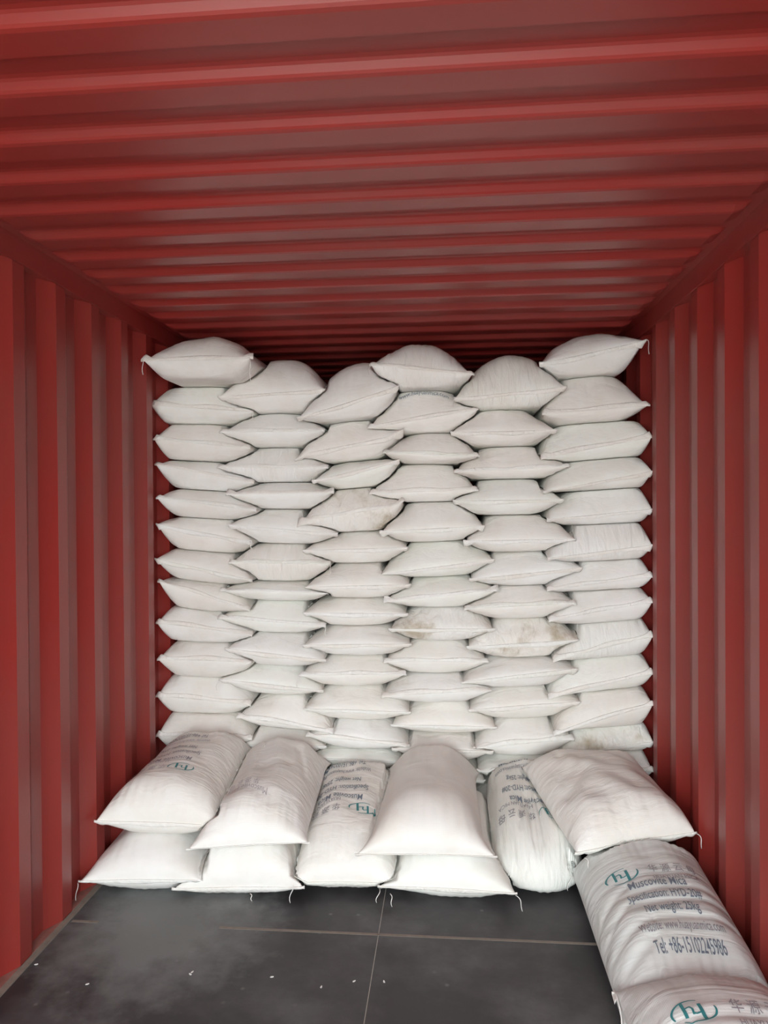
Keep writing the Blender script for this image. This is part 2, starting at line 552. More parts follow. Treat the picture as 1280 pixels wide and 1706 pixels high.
def sack_hem(name, s, parent, hw, ang, seed, ear=1.0, far=False, floor=None):
    """folded, stitched strip pressed flat along the seam, its square ears standing out at the corners"""
    r = np.random.default_rng(seed + 999)
    n = 44
    us = np.linspace(-1, 1, n)
    sg = 1 if far else -1
    skin = s.bot if ang < 0 else s.top
    vv = np.linspace(0, 0.12, 40) ** 1.0
    vv = 1 - vv if far else vv
    U, W = np.meshgrid(us, vv, indexing='ij')
    P = skin(U, W)                                        # (n, 40, 3)
    seg = np.linalg.norm(np.diff(P, axis=1), axis=2)
    arc = np.concatenate([np.zeros((n, 1)), np.cumsum(seg, 1)], 1)
    wdt = hw * (0.85 + 0.2 * np.sin(us * r.uniform(3, 7) + r.uniform(0, 6)) + 0.25 * np.clip(np.abs(us) - 0.8, 0, 1) * 5 * ear)
    up = 1 if ang > 0 else -1
    rows = []
    for t in (-0.25, 0.0, 0.35, 0.7, 1.0):
        q = np.empty((n, 3))
        for c in range(3):
            q[:, c] = [np.interp(max(t, 0) * wdt[k], arc[k], P[k, :, c]) for k in range(n)]
        if t < 0:
            q[:, 2] -= up * 0.25 * hw * np.exp(-((1 - np.abs(us)) / 0.1))
            q[:, 1] -= sg * 0.001
        q[:, 1] += sg * 0.0022
        # ears keep their height where the sack itself tapers to a point
        e = np.clip((np.abs(us) - 0.86) / 0.14, 0, 1)
        q[:, 2] += up * e * ear * 0.011 * (t + 0.25)
        q[:, 0] += np.sign(us) * e * 0.007 * ear
        rows.append(q)
    rows = np.array(rows)
    m_ = len(rows)
    th = 0.0016
    A = rows.copy()
    B = rows.copy()
    A[..., 1] += sg * th
    B[..., 1] -= sg * th
    if floor is not None:
        A[..., 2] = np.maximum(A[..., 2], floor + 0.0030)
        B[..., 2] = np.maximum(B[..., 2], floor + 0.0008)
    # draw the strip in wherever another sack lies against it
    ca, sa = math.cos(parent.rotation_euler[2]), math.sin(parent.rotation_euler[2])
    for k in range(n):
        for tries in range(4):
            hit = False
            for p in list(A[:, k]) + list(B[:, k]):
                gx = parent.location[0] + p[0] * ca - p[1] * sa
                gy = parent.location[1] + p[0] * sa + p[1] * ca
                gz = parent.location[2] + p[2]
                cx_, cy_ = int(math.floor(gx / CELL)), int(math.floor(gy / CELL))
                for qs, x0, y0, t_, b_ in RAS:
                    if qs is s:
                        continue
                    a_, c_ = cx_ - x0, cy_ - y0
                    if 0 <= a_ < t_.shape[0] and 0 <= c_ < t_.shape[1] and b_[a_, c_] - 0.003 < gz < t_[a_, c_] + 0.003:
                        hit = True
                        break
                if hit:
                    break
            if not hit and HEM_PTS:
                g = np.array([parent.location[0] + A[1, k, 0] * ca - A[1, k, 1] * sa, parent.location[1] + A[1, k, 0] * sa + A[1, k, 1] * ca,
                              parent.location[2] + A[1, k, 2]])
                hit = bool((np.linalg.norm(np.concatenate(HEM_PTS) - g, axis=1) < 0.012).any())
            if not hit:
                break
            base_pt = P[k, 1]
            f = 0.45
            for Z in (A, B):
                Z[:, k] = base_pt + (Z[:, k] - base_pt) * f
    gl = np.concatenate([A.reshape(-1, 3), B.reshape(-1, 3)])
    HEM_PTS.append(np.c_[parent.location[0] + gl[:, 0] * ca - gl[:, 1] * sa, parent.location[1] + gl[:, 0] * sa + gl[:, 1] * ca,
                         parent.location[2] + gl[:, 2]])
    V = [tuple(q) for q in A.reshape(-1, 3)] + [tuple(q) for q in B.reshape(-1, 3)]
    F = []
    off = m_ * n
    for k in range(m_ - 1):
        for i in range(n - 1):
            a0 = k * n + i
            F.append((a0, a0 + 1, a0 + n + 1, a0 + n))
            F.append((off + a0, off + a0 + n, off + a0 + n + 1, off + a0 + 1))
    l_ = (m_ - 1) * n
    for i in range(n - 1):
        F.append((i, off + i, off + i + 1, i + 1))
        F.append((l_ + i, l_ + i + 1, off + l_ + i + 1, off + l_ + i))
    for k in range(m_ - 1):
        F.append((k * n, (k + 1) * n, off + (k + 1) * n, off + k * n))
        e = k * n + n - 1
        F.append((e, off + e, off + e + n, e + n))
    return mesh_obj(name, V, F, M_HEM, parent, smooth=True)


def tube(pts, rad, sides=6):
    V, F = [], []
    pts = [Vector(p) for p in pts]
    for i, p in enumerate(pts):
        t = (pts[min(i + 1, len(pts) - 1)] - pts[max(i - 1, 0)]).normalized()
        a = t.orthogonal().normalized()
        if i:
            a = (prev - t * prev.dot(t)).normalized()
        prev = a
        b = t.cross(a)
        for k in range(sides):
            g = 2 * math.pi * k / sides
            V.append(tuple(p + (a * math.cos(g) + b * math.sin(g)) * rad))
    n = len(pts)
    for i in range(n - 1):
        for k in range(sides):
            k2 = (k + 1) % sides
            F.append((i * sides + k, i * sides + k2, (i + 1) * sides + k2, (i + 1) * sides + k))
    F.append(tuple(range(sides))[::-1])
    F.append(tuple((n - 1) * sides + k for k in range(sides)))
    return V, F


def thread(parent, start, drop, lean=0.0, out=0.01, rad=0.0016):
    pts = []
    for k in range(9):
        t = k / 8
        pts.append((start[0] + lean * math.sin(t * 1.6) + 0.004 * math.sin(t * 6), start[1] - out * math.sin(t * 2.2),
                    start[2] + 0.006 * math.sin(t * 3.1) - drop * t ** 1.2))
    return mesh_obj('thread_tail', *tube(pts, rad), M_THREAD, parent, smooth=True)


def font_mesh(text, bold=0.0):
    cu = bpy.data.curves.new('print_outline', 'FONT')
    cu.body = text
    cu.size = 1.0
    cu.resolution_u = 3
    cu.offset = bold
    ob = bpy.data.objects.new('print_outline', cu)
    COL.objects.link(ob)
    bpy.context.view_layer.update()
    dg = bpy.context.evaluated_depsgraph_get()
    me = bpy.data.meshes.new_from_object(ob.evaluated_get(dg))
    V = np.array([tuple(v.co) for v in me.vertices]) if len(me.vertices) else np.zeros((0, 3))
    F = [tuple(p.vertices) for p in me.polygons]
    bpy.data.objects.remove(ob)
    bpy.data.curves.remove(cu)
    bpy.data.meshes.remove(me)
    return V, F


def lay_on(s, V2, F, name, mat, parent, lift=0.0028):
    """wrap flat print (x across, y along the sack, metres from the near seam middle) onto the upper skin"""
    V2 = np.asarray(V2, float)
    v = np.clip(V2[:, 1] / s.len, 0.02, 0.98)
    hw = s.half(np.zeros_like(v), v)
    u = np.clip((V2[:, 0] - s.skew * v) / hw, -0.97, 0.97)
    P = s.top(u, v)
    # seam concavity shifts rows a little; that follows the cloth
    e = 2e-3
    du = s.top(np.clip(u + e, -1, 1), v) - s.top(u - e, v)
    dv = s.top(u, np.clip(v + e, 0, 1)) - s.top(u, v - e)
    n = np.cross(du, dv)
    n /= np.linalg.norm(n, axis=1, keepdims=True) + 1e-12
    n *= np.sign(n[:, 2:3] + 1e-9)
    return mesh_obj(name, P + n * lift, F, mat, parent)


def subdivide(V, F, maxlen):
    me = bpy.data.meshes.new('tmp')
    me.from_pydata([tuple(v) for v in V], [], F)
    bm = bmesh.new()
    bm.from_mesh(me)
    bmesh.ops.triangulate(bm, faces=bm.faces)
    for _ in range(5):
        ed = [e for e in bm.edges if e.calc_length() > maxlen]
        if not ed:
            break
        bmesh.ops.subdivide_edges(bm, edges=ed, cuts=1)
    bmesh.ops.triangulate(bm, faces=bm.faces)
    V = np.array([tuple(v.co) for v in bm.verts])
    bm.verts.index_update()
    F = [tuple(v.index for v in f.verts) for f in bm.faces]
    bm.free()
    bpy.data.meshes.remove(me)
    return V, F


def print_text(s, parent, text, cx, cy, width, height, mat, flip=False, shear=0.0, bold=0.0, name='printed_text'):
    V, F = font_mesh(text, bold)
    if not len(V):
        return
    x0, x1 = V[:, 0].min(), V[:, 0].max()
    P = np.zeros((len(V), 2))
    P[:, 0] = ((V[:, 0] - x0) / (x1 - x0) - 0.5) * width
    P[:, 1] = (V[:, 1] / 0.70 - 0.5) * height
    V3 = np.c_[P, np.zeros(len(P))]
    V3, F = subdivide(V3, F, 0.008)
    P = V3[:, :2]
    P[:, 1] += shear * P[:, 0]
    if flip:
        P = -P
    P += (cx, cy)
    return lay_on(s, P, F, name, mat, parent)


def stroke(pts, wd):
    V, F = [], []
    n = len(pts)
    for i, p in enumerate(pts):
        a = np.array(pts[max(i - 1, 0)])
        b = np.array(pts[min(i + 1, n - 1)])
        t = (b - a) / (np.linalg.norm(b - a) + 1e-9)
        nn = np.array([-t[1], t[0]])
        w = wd[i] if hasattr(wd, '__len__') else wd
        V += [tuple(np.array(p) + nn * w / 2), tuple(np.array(p) - nn * w / 2)]
    for i in range(n - 1):
        F.append((2 * i, 2 * i + 1, 2 * i + 3, 2 * i + 2))
    return V, F


def print_logo(s, parent, cx, cy, w, h, flip=False, shear=0.0):
    """broken oval ring around a linked h and y"""
    parts = []

    def arc(a0, a1, th):
        k = 26
        pts = [(math.cos(math.radians(a0 + (a1 - a0) * i / k)) * 0.5, math.sin(math.radians(a0 + (a1 - a0) * i / k)) * 0.5) for i in range(k + 1)]
        return stroke(pts, [th * (0.35 + 0.65 * math.sin(math.pi * (0.08 + 0.84 * i / k))) for i in range(k + 1)])
    parts.append(arc(75, 205, 0.06))
    parts.append(arc(235, 378, 0.06))

    def line(pts, th):
        q = []
        for (a, b) in zip(pts[:-1], pts[1:]):
            for i in range(6):
                q.append((a[0] + (b[0] - a[0]) * i / 6, a[1] + (b[1] - a[1]) * i / 6))
        q.append(pts[-1])
        return stroke(q, th)
    parts.append(line([(-0.24, 0.42), (-0.20, -0.26)], 0.075))
    parts.append(line([(-0.22, 0.10), (-0.08, 0.18), (-0.03, 0.08), (-0.03, -0.16)], 0.05))
    parts.append(line([(-0.03, -0.10), (0.04, -0.14), (0.16, -0.08)], 0.05))
    parts.append(line([(0.15, 0.30), (0.20, -0.46)], 0.085))
    V, F = join(parts)
    P = np.array(V) * (w, h)
    P[:, 1] += shear * P[:, 0]
    if flip:
        P = -P
    P += (cx, cy)
    return lay_on(s, P, F, 'printed_logo', M_TEAL, parent)


SEED = [100]
DEFER = []
RAS = []
HEM_PTS = []
SURFS = []


def later(fn):
    def w(*a, **k):
        DEFER.append(lambda: fn(*a, **k))
    return w


thread, print_text, print_logo = later(thread), later(print_text), later(print_logo)
sack_body, sack_hem = later(sack_body), later(sack_hem)


def make_sack(L, R, length, hu, hl, label, group, mat=None, yaw=None, hem=0.02, hem_ang=0.0, floor=None, far_hem=False, ear=1.0, zbase=None, **kw):
    """L, R: the two near seam corners in the place"""
    SEED[0] += 1
    sd = SEED[0]
    L, R = np.array(L, float), np.array(R, float)
    d = R - L
    a = math.atan2(d[1], d[0]) if yaw is None else yaw
    mid = (L + R) / 2
    w = float(np.hypot(d[0], d[1]))
    zb = (min(L[2], R[2]) - hl) if zbase is None else zbase
    for key in ('zfl', 'zfr'):
        if kw.get(key) is not None:
            kw[key] = kw[key] - zb
    for key in ('upper', 'lower'):
        if kw.get(key) is not None:
            q = list(kw[key])
            q[0] = q[0] - zb
            kw[key] = tuple(q)
    s = Surf(w, length, L[2] - zb, R[2] - zb, hu, hl, sd, **kw)
    root = bpy.data.objects.new('woven_sack', None)
    COL.objects.link(root)
    root.empty_display_size = 0.05
    root.location = (mid[0], mid[1], zb)
    root.rotation_euler = (0, 0, a)
    root['label'] = label
    root['category'] = 'sack'
    root['group'] = group
    SURFS.append((s, root.location.copy(), a))
    sack_body('bag_body', s, mat or M_SACK, root)
    fl = None if floor is None else floor - zb
    if hem:
        sack_hem('seam_hem', s, root, hem, hem_ang, sd, ear, floor=fl)
    if far_hem:
        sack_hem('seam_hem', s, root, hem or 0.02, 0.0, sd + 5, ear, far=True, floor=fl)
    return root, s


# ---- the tall back stack: six columns, read from the floor up in rows of contact
# per sack: left corner px, right corner px, bottom contact px (at the column centre)
COLS = {
    'A': (556, [(240, 601, 417, 597, 642), (252, 675, 421, 686, 706), (257, 732, 415, 747, 768), (260, 774, 421, 805, 817),
                (262, 830, 425, 851, 864), (262, 873, 418, 902, 920), (260, 931, 418, 966, 971), (265, 969, 414, 1018, 1019),
                (262, 1038, 418, 1059, 1072), (264, 1099, 418, 1104, 1130), (262, 1160, 416, 1175, 1192), (262, 1226, 418, 1232, 1252)]),
    'B': (592, [(365, 660, 541, 648, 687), (368, 720, 539, 718, 744), (364, 779, 545, 779, 803), (381, 824, 552, 821, 848),
                (381, 874, 561, 889, 906), (383, 938, 549, 940, 969), (368, 984, 546, 989, 1002), (365, 1030, 541, 1044, 1056),
                (377, 1081, 541, 1100, 1110), (367, 1132, 537, 1151, 1160), (396, 1195, 554, 1222, 1215)]),
    'C': (602, [(497, 696, 663, 643, 699), (493, 758, 668, 723, 767), (522, 801, 664, 766, 813), (500, 869, 672, 842, 886),
                (506, 917, 678, 912, 939), (509, 978, 683, 974, 997), (505, 1021, 678, 1023, 1044), (506, 1075, 684, 1073, 1093),
                (500, 1126, 675, 1124, 1145), (506, 1181, 683, 1187, 1201), (512, 1226, 682, 1245, 1248), (515, 1263, 672, 1270, 1286)]),
    'D': (569, [(618, 608, 788, 624, 647), (615, 713, 797, 682, 720), (640, 754, 797, 760, 772), (618, 822, 795, 817, 836),
                (637, 885, 806, 876, 903), (635, 957, 822, 932, 962), (644, 1003, 826, 984, 1013), (650, 1048, 823, 1048, 1068),
                (642, 1103, 812, 1103, 1124), (637, 1161, 819, 1151, 1171), (653, 1208, 827, 1212, 1224), (655, 1247, 820, 1252, 1272)]),
    'E': (588, [(758, 663, 943, 644, 680), (753, 720, 926, 716, 742), (759, 787, 948, 777, 797), (757, 834, 938, 832, 858),
                (777, 901, 959, 898, 920), (784, 965, 971, 946, 977), (776, 1015, 959, 1006, 1031), (780, 1078, 965, 1066, 1098),
                (771, 1137, 959, 1114, 1146), (782, 1183, 968, 1169, 1200), (790, 1249, 955, 1232, 1262), (795, 1285, 955, 1280, 1308)]),
    'F': (552, [(901, 605, 1075, 567, 623), (906, 690, 1081, 675, 702), (904, 764, 1086, 728, 765), (908, 819, 1087, 785, 816),
                (914, 865, 1087, 848, 874), (915, 930, 1087, 908, 935), (914, 984, 1087, 961, 985), (917, 1035, 1087, 1003, 1039),
                (924, 1102, 1088, 1060, 1098), (916, 1164, 1088, 1122, 1154), (925, 1225, 1088, 1174, 1214), (930, 1262, 1089, 1236, 1256),
                (930, 1290, 1088, 1285, 1300)]),
}
COLNAME = {'A': 'column against the left wall', 'B': 'second column from the left wall', 'C': 'third column from the left wall',
           'D': 'third column from the right wall', 'E': 'second column from the right wall', 'F': 'column against the right wall'}
ORD = ['topmost', 'second from the top', 'third from the top', 'fourth from the top', 'fifth from the top', 'sixth from the top',
       'seventh from the top', 'eighth from the top', 'ninth from the top', 'tenth from the top', 'eleventh from the top',
       'twelfth from the top', 'thirteenth from the top']
DIRTY = {('D', 7), ('E', 7), ('C', 3), ('F', 11)}
PLEATED = {('E', 0), ('F', 5), ('B', 2), ('B', 5), ('D', 0), ('F', 8), ('E', 7)}
FRONT_D = 3.5
STACK_GROUP = 'sacks in the tall back stack'
FOOT_GROUP = 'sacks at the foot of the back stack'
for ci, (cname, (top_px, rows)) in enumerate(COLS.items()):
    contacts = []
    cols = []
    for ri, (lx, ly, rx, ry, by) in enumerate(rows):
        D = FRONT_D + 0.012 * math.sin(ri * 2.7 + ci * 1.9)
        if cname == 'A' and ri == 0:
            D = 3.30
        if cname in 'BCDE' and ri == 0:
            D -= 0.03
        Lp, Rp = at_y(lx, ly, D), at_y(rx, ry, D)
        Bp = at_y((lx + rx) / 2, by, FRONT_D + 0.03)
        cols.append([Lp, Rp, Bp[2], D])
    xc0 = np.mean([(c[0][0] + c[1][0]) / 2 for c in cols])
    slopes = [(c[1][2] - c[0][2]) / (c[1][0] - c[0][0]) for c in cols]
    n = len(cols)
    # rows hidden behind the front sacks, down to the floor
    zlast = cols[-1][2]
    nh = max(1, round(zlast / 0.158))
    for k in range(nh):
        zt = zlast * (1 - k / nh)
        zb = zlast * (1 - (k + 1) / nh)
        zm = (zt + zb) / 2
        cols.append([np.array([xc0 - 0.235, FRONT_D, zm]), np.array([xc0 + 0.235, FRONT_D, zm]), zb, FRONT_D])
        slopes.append(0.0)
    zc = []
    for k in range(len(cols)):
        if k == len(cols) - 1:
            zc.append((0.0, 0.0))
        else:
            sl = 0.40 * (slopes[k] + slopes[k + 1]) / 2 if k < n else 0.0
            zc.append((cols[k][2], sl))
    for k, (Lp, Rp, zb, D) in enumerate(cols):
        xm = (Lp[0] + Rp[0]) / 2
        lower = (zc[k][0] + zc[k][1] * (xm - xc0), zc[k][1], True)
        cz = (Lp[2] + Rp[2]) / 2
        if k == 0:
            topz = at_y((rows[0][0] + rows[0][2]) / 2, top_px, D + 0.10)[2]
            upper = None
            hu = topz - cz
        else:
            upper = (zc[k - 1][0] + zc[k - 1][1] * (xm - xc0), zc[k - 1][1])
            hu = max(0.02, (upper[0] - cz)) * 1.32 + 0.012
        hl = max(0.02, cz - lower[0]) * 1.32 + 0.012
        dirty = (cname, k) in DIRTY
        if k < n:
            soiled = 'soiled white' if dirty else 'white'
            if k == 0:
                lab = f'plump {soiled} sack topmost in the {COLNAME[cname]}'
            else:
                lab = f'{soiled} sack {ORD[k]} in the {COLNAME[cname]}'
            grp = STACK_GROUP
        else:
            lab = 'white woven sack at the foot of the back stack behind the front sacks'
            grp = FOOT_GROUP
        mat = M_DIRTY if dirty else (M_PLEAT if (cname, k) in PLEATED else M_SACK)
        kw = dict(fill=True, bluntl=0.35, bluntr=0.35, front=0.27, rnd=0.62, frontb=0.15, rndb=0.5)
        if cname == 'A':
            kw['bluntl'] = 0.7
        if cname == 'F':
            kw['bluntr'] = 1.0 if k > 1 else 0.35
            if k > 1:
                kw.update(bexp=4.8, waist=1.0, front=0.2)
            if k in (1, 2):
                kw['bluntl'] = 0.6
        if cname == 'A' and k in (1, 2, 8, 10, 11):
            kw['bluntl'] = 0.95
        if cname == 'A' and k > 0:
            kw.update(bexp=4.0, waist=0.99, front=0.22)
        if cname == 'C' and k in (1, 3):
            kw['curl'] = 0.03
        if (cname, k) in {('B', 3), ('D', 6), ('E', 4), ('C', 1), ('C', 3), ('E', 8), ('A', 0), ('D', 4)}:
            kw['ear'] = 2.0
        if k == 0:
            kw.update(au=2.0, bu=0.9, waist=0.95, front=0.26, lump=0.003)
        root, s = make_sack(Lp, Rp, 0.76 + 0.02 * math.sin(k + ci), hu, hl, lab, grp, mat=mat, yaw=0.0, upper=upper, lower=lower,
                            hem=0.017 + 0.008 * random.random(), hem_ang=random.choice((-1.4, -1.25, -1.1, 0.9, 1.2, 1.35)), zbase=max(lower[0], 0.0),
                            pleat=0.0055 if (cname, k) in PLEATED else 0.0025, **kw)
        w2 = s.w / 2
        hz = s.zl
        if (cname, k) in {('A', 0)}:
            thread(root, (-w2, -0.02, s.zl), 0.07, 0.008)
            thread(root, (w2, -0.02, s.zr), 0.11, 0.01)
        if (cname, k) in {('A', 1), ('D', 0)}:
            thread(root, (-w2, -0.02, s.zl), 0.05, -0.004)
        if (cname, k) in {('F', 0), ('B', 7), ('A', 5), ('B', 5), ('A', 1)}:
            thread(root, (w2, -0.02, s.zr), 0.07 if k == 0 else 0.04, 0.012)
        if (cname, k) in {('E', 0), ('B', 9), ('C', 8)}:
            thread(root, (-w2, -0.02, s.zl), 0.045, -0.008)
        if (cname, k) == ('D', 1):
            print_text(s, root, 'www.huayuanmica.com', 0.0, 0.062, 0.24, 0.022, M_NAVY)

# ---- the front rows on the floor
LOW = 'sacks lying on the floor in front of the stack'
UP = 'sacks laid on top of the front row'

# lower sacks
r_, s_ = make_sack((-1.428, 2.715, 0.068), (-0.955, 2.74, 0.075), 0.72, 0.135, 0.09,
                   'plain white sack lying on the floor in the left corner under a printed sack', LOW, mat=M_SMOOTH, floor=0.0, zbase=0.0,
                   lower=(0.0, 0.0, False), upper=(0.205, 0.0), zfl=0.08, zfr=0.08, front=0.24, waist=0.97, au=2.2, bu=0.8, far_hem=False, hem=0.018, hem_ang=-0.5)
thread(r_, (-s_.w / 2 - 0.004, -0.012, s_.zl), 0.075, 0.0, 0.012)
r_, s_ = make_sack((-1.068, 2.745, 0.035), (-0.565, 2.765, 0.05), 0.72, 0.16, 0.06,
                   'white sack on the floor second from the left wall, hem flattened into a loop', LOW, mat=M_SACK, floor=0.0, zbase=0.0,
                   lower=(0.0, 0.0, False), upper=(0.195, 0.0), zfl=0.08, zfr=0.08, front=0.16, waist=0.86, au=3, bu=0.7, hem=0.035, hem_ang=-0.15, ear=1.0)
thread(r_, (0.05, -0.012, 0.03), 0.02, 0.012, 0.02)
thread(r_, (s_.w / 2 - 0.03, -0.035, 0.075), 0.06, -0.01, 0.012)
r_, s_ = make_sack((-0.60, 2.79, 0.055), (-0.22, 2.80, 0.06), 0.72, 0.165, 0.08,
                   'printed white sack on the floor between two taller piles, left of the middle', LOW, mat=M_SACK, floor=0.0, zbase=0.0,
                   lower=(0.0, 0.0, False), zfl=0.17, zfr=0.18, front=0.28, au=2.6, bu=0.7, waist=1.06, lump=0.005, hem=0.02, hem_ang=-0.5,
                   bluntl=0.5, bluntr=0.5, res=(110, 120))
TX = [('HUAYUAN MICA', 0.17, 0.02), ('Muscovite Mica', 0.20, 0.030), ('Specification: HYD-20#', 0.25, 0.030), ('Net weight: 25kg', 0.18, 0.030),
      ('Website: www.huayuanmica.com', 0.27, 0.028), ('Tel: +86-15102245986', 0.22, 0.036)]


def print_panel(s, root, cx, y0, dy, flip, k=1.0, tall=1.0, shear=0.0, logo_dx=0.11, inks=(M_NAVY, M_GREY)):
    sg = -1 if not flip else 1      # reading direction along the sack
    print_logo(s, root, cx - logo_dx * (-1 if flip else 1), y0, 0.115 * k, 0.058 * tall * k, flip, shear)
    sx = -1 if flip else 1
    print_text(s, root, '华 源 云 母', cx + sx * 0.075 * k, y0 - sg * -0.012 * -1, 0.17 * k, 0.026 * tall, inks[1], flip, shear)
    print_text(s, root, TX[0][0], cx + sx * 0.075 * k, y0 + sg * 0.034 * tall, 0.16 * k, 0.018 * tall, inks[1], flip, shear)
    for i, (t, w, h) in enumerate(TX[1:]):
        print_text(s, root, t, cx + sx * 0.005 * i * k, y0 + sg * (dy * (i + 1.0) + (0.015 if i > 2 else 0)), w * k, h * tall,
                   inks[1] if i == 3 else inks[0], flip, shear, bold=0.006)


print_panel(s_, r_, -0.05, 0.225, 0.073, True, 0.95, 1.25, 0.0, 0.10)
thread(r_, (s_.w / 2 - 0.05, -0.02, s_.zr - 0.012), 0.038, -0.01, 0.03)
r_, s_ = make_sack((-0.272, 2.782, 0.058), (0.240, 2.762, 0.062), 0.72, 0.15, 0.08,
                   'plain white sack on the floor in the middle under the big plain sack', LOW, mat=M_SMOOTH, floor=0.0, zbase=0.0,
                   lower=(0.0, 0.0, False), upper=(0.195, 0.0), zfl=0.08, zfr=0.08, front=0.22, waist=0.93, au=2.2, bu=0.8, hem=0.018, hem_ang=-0.3)
thread(r_, (s_.w / 2, -0.014, s_.zr), 0.05, 0.025, 0.02)
thread(r_, (-s_.w / 2 + 0.045, -0.03, s_.zl - 0.01), 0.04, 0.010, 0.02)
r_, s_ = make_sack((0.195, 2.90, 0.055), (0.500, 2.90, 0.055), 0.68, 0.165, 0.085,
                   'printed white sack with gathered vertical folds on the floor right of the middle', LOW, mat=M_PLEAT, floor=0.0, zbase=0.0,
                   lower=(0.0, 0.0, False), zfl=0.17, zfr=0.17, front=0.30, au=2.6, bu=0.65, waist=1.18, lump=0.005, pleat=0.005, hem=0.0,
                   bluntl=0.7, bluntr=0.7, concave=-0.07,
                   res=(110, 120), creases=((-0.12, 0.10, 0.02, 0.34, 0.06, 0.012), (0.12, 0.12, -0.04, 0.30, 0.05, 0.012), (-0.38, 0.2, 0.2, 0.22, 0.06, 0.010),
                            (0.0, 0.08, 0.0, 0.3, 0.035, 0.008)))
print_panel(s_, r_, -0.01, 0.19, 0.072, True, 0.85, 1.2, 0.0, 0.075)
SHARE = r_

# upper sacks
r_, s_ = make_sack((-1.397, 2.785, 0.272), (-0.915, 2.80, 0.262), 0.70, 0.145, 0.085,
                   'printed white sack with upside-down lettering on the pile by the left wall', UP, mat=M_SACK, zbase=0.206,
                   lower=(0.2062, 0.0, False), zfl=0.30, zfr=0.33, lift=0.0, front=0.17, au=2.6, bu=0.7, waist=0.96, bluntr=0.7, bluntl=0.4, hem=0.02, hem_ang=-1.3, lump=0.004,
                   skew=0.015, wf=0.40, res=(110, 120))
print_panel(s_, r_, -0.03, 0.175, 0.070, True, 0.90, 1.1, 0.12, 0.07, (M_GREY, M_GHOST))
tp = s_.top(np.array(0.0), np.array(0.78))
thread(r_, (tp[0], tp[1], tp[2] + 0.004), 0.02, 0.012, 0.05)
r_, s_ = make_sack((-0.995, 2.69, 0.205), (-0.548, 2.79, 0.225), 0.74, 0.165, 0.030,
                   'white sack with faint ghosted print on the second pile from the left wall', UP, mat=M_SACK, yaw=0.10, zbase=0.196,
                   lower=(0.1962, 0.0, False), zfl=0.28, zfr=0.27, front=0.24, au=2.4, bu=0.8, waist=0.93, hem=0.018, hem_ang=-0.5, lump=0.006,
                   skew=0.055, wf=0.44, res=(110, 120),
                   creases=((-0.55, 0.28, 0.9, -0.16, 0.10, 0.012), (-0.2, 0.5, 0.6, 0.04, 0.08, 0.008), (0.5, 0.75, 0.25, -0.25, 0.07, 0.010)))
print_text(s_, r_, 'Muscovite Mica', -0.03, 0.16, 0.17, 0.035, M_GHOST, True, -0.45)
print_text(s_, r_, '华 源 云 母', -0.05, 0.215, 0.13, 0.03, M_GHOST, True, -0.45)
tp = s_.top(np.array(-0.35), np.array(0.84))
thread(r_, (tp[0], tp[1], tp[2] + 0.004), 0.02, 0.012, 0.05)
r_, s_ = make_sack((-0.352, 2.72, 0.202), (0.166, 2.755, 0.205), 0.76, 0.170, 0.03,
                   'large plain taut white sack on top in the middle of the front row', UP, mat=M_SMOOTH, yaw=0.03, zbase=0.196,
                   lower=(0.1962, 0.0, False), zfl=0.24, zfr=0.24, front=0.26, back=0.16, au=2.8, bu=0.75, waist=0.86, hem=0.016, hem_ang=-0.5, lump=0.002,
                   skew=0.035, wf=0.45)
r_, s_ = make_sack((0.468, 2.735, 0.225), (0.912, 2.865, 0.275), 0.68, 0.140, 0.075,
                   'plain white sack lying askew on top beside the right wall', UP, mat=M_SACK, yaw=0.20, zbase=0.14, bluntr=0.8, bluntl=0.3,
                   zfl=0.30, zfr=0.28, front=0.20, au=2.6, bu=0.7, waist=1.0, hem=0.014, hem_ang=-0.6, lump=0.006, skew=0.03, wf=0.52, back=0.22,
                   creases=((-0.75, 0.35, 0.45, 0.18, 0.10, 0.014), (-0.7, 0.5, 0.5, 0.2, 0.08, 0.010), (-0.5, 0.78, 0.9, 0.02, 0.09, 0.010)))
thread(r_, (s_.w / 2, -0.01, s_.zr), 0.05, 0.012, 0.02)
thread(r_, (-s_.w / 2 + 0.03, -0.0, s_.zl - 0.02), 0.03, 0.01, 0.02)

# sacks lying along the right wall
RW = 'printed sacks laid along the right wall'
CR = ((-0.9, 0.59, 1.7, 0.03, 0.030, 0.004), (-0.9, 0.49, 1.7, 0.03, 0.030, 0.006), (-0.95, 0.40, 1.8, 0.03, 0.030, 0.006),
      (-0.9, 0.25, 0.55, 0.07, 0.04, 0.010), (-0.95, 0.12, 0.55, 0.10, 0.045, 0.010), (-0.3, 0.315, 1.1, 0.01, 0.032, 0.007),
      (-0.95, 0.46, 0.45, 0.10, 0.035, 0.009), (0.1, 0.10, 0.8, -0.01, 0.04, 0.006), (-0.95, 0.34, 0.4, 0.10, 0.03, 0.008))
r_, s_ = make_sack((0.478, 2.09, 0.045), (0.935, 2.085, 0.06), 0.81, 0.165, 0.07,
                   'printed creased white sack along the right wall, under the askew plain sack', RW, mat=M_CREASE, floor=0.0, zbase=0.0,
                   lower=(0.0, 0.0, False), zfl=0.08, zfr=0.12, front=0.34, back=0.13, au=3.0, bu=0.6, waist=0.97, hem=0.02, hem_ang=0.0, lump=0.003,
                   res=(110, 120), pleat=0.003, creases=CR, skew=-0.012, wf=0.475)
print_panel(s_, r_, -0.02, 0.515, 0.071, False, 0.92, 1.35, 0.0, 0.10)
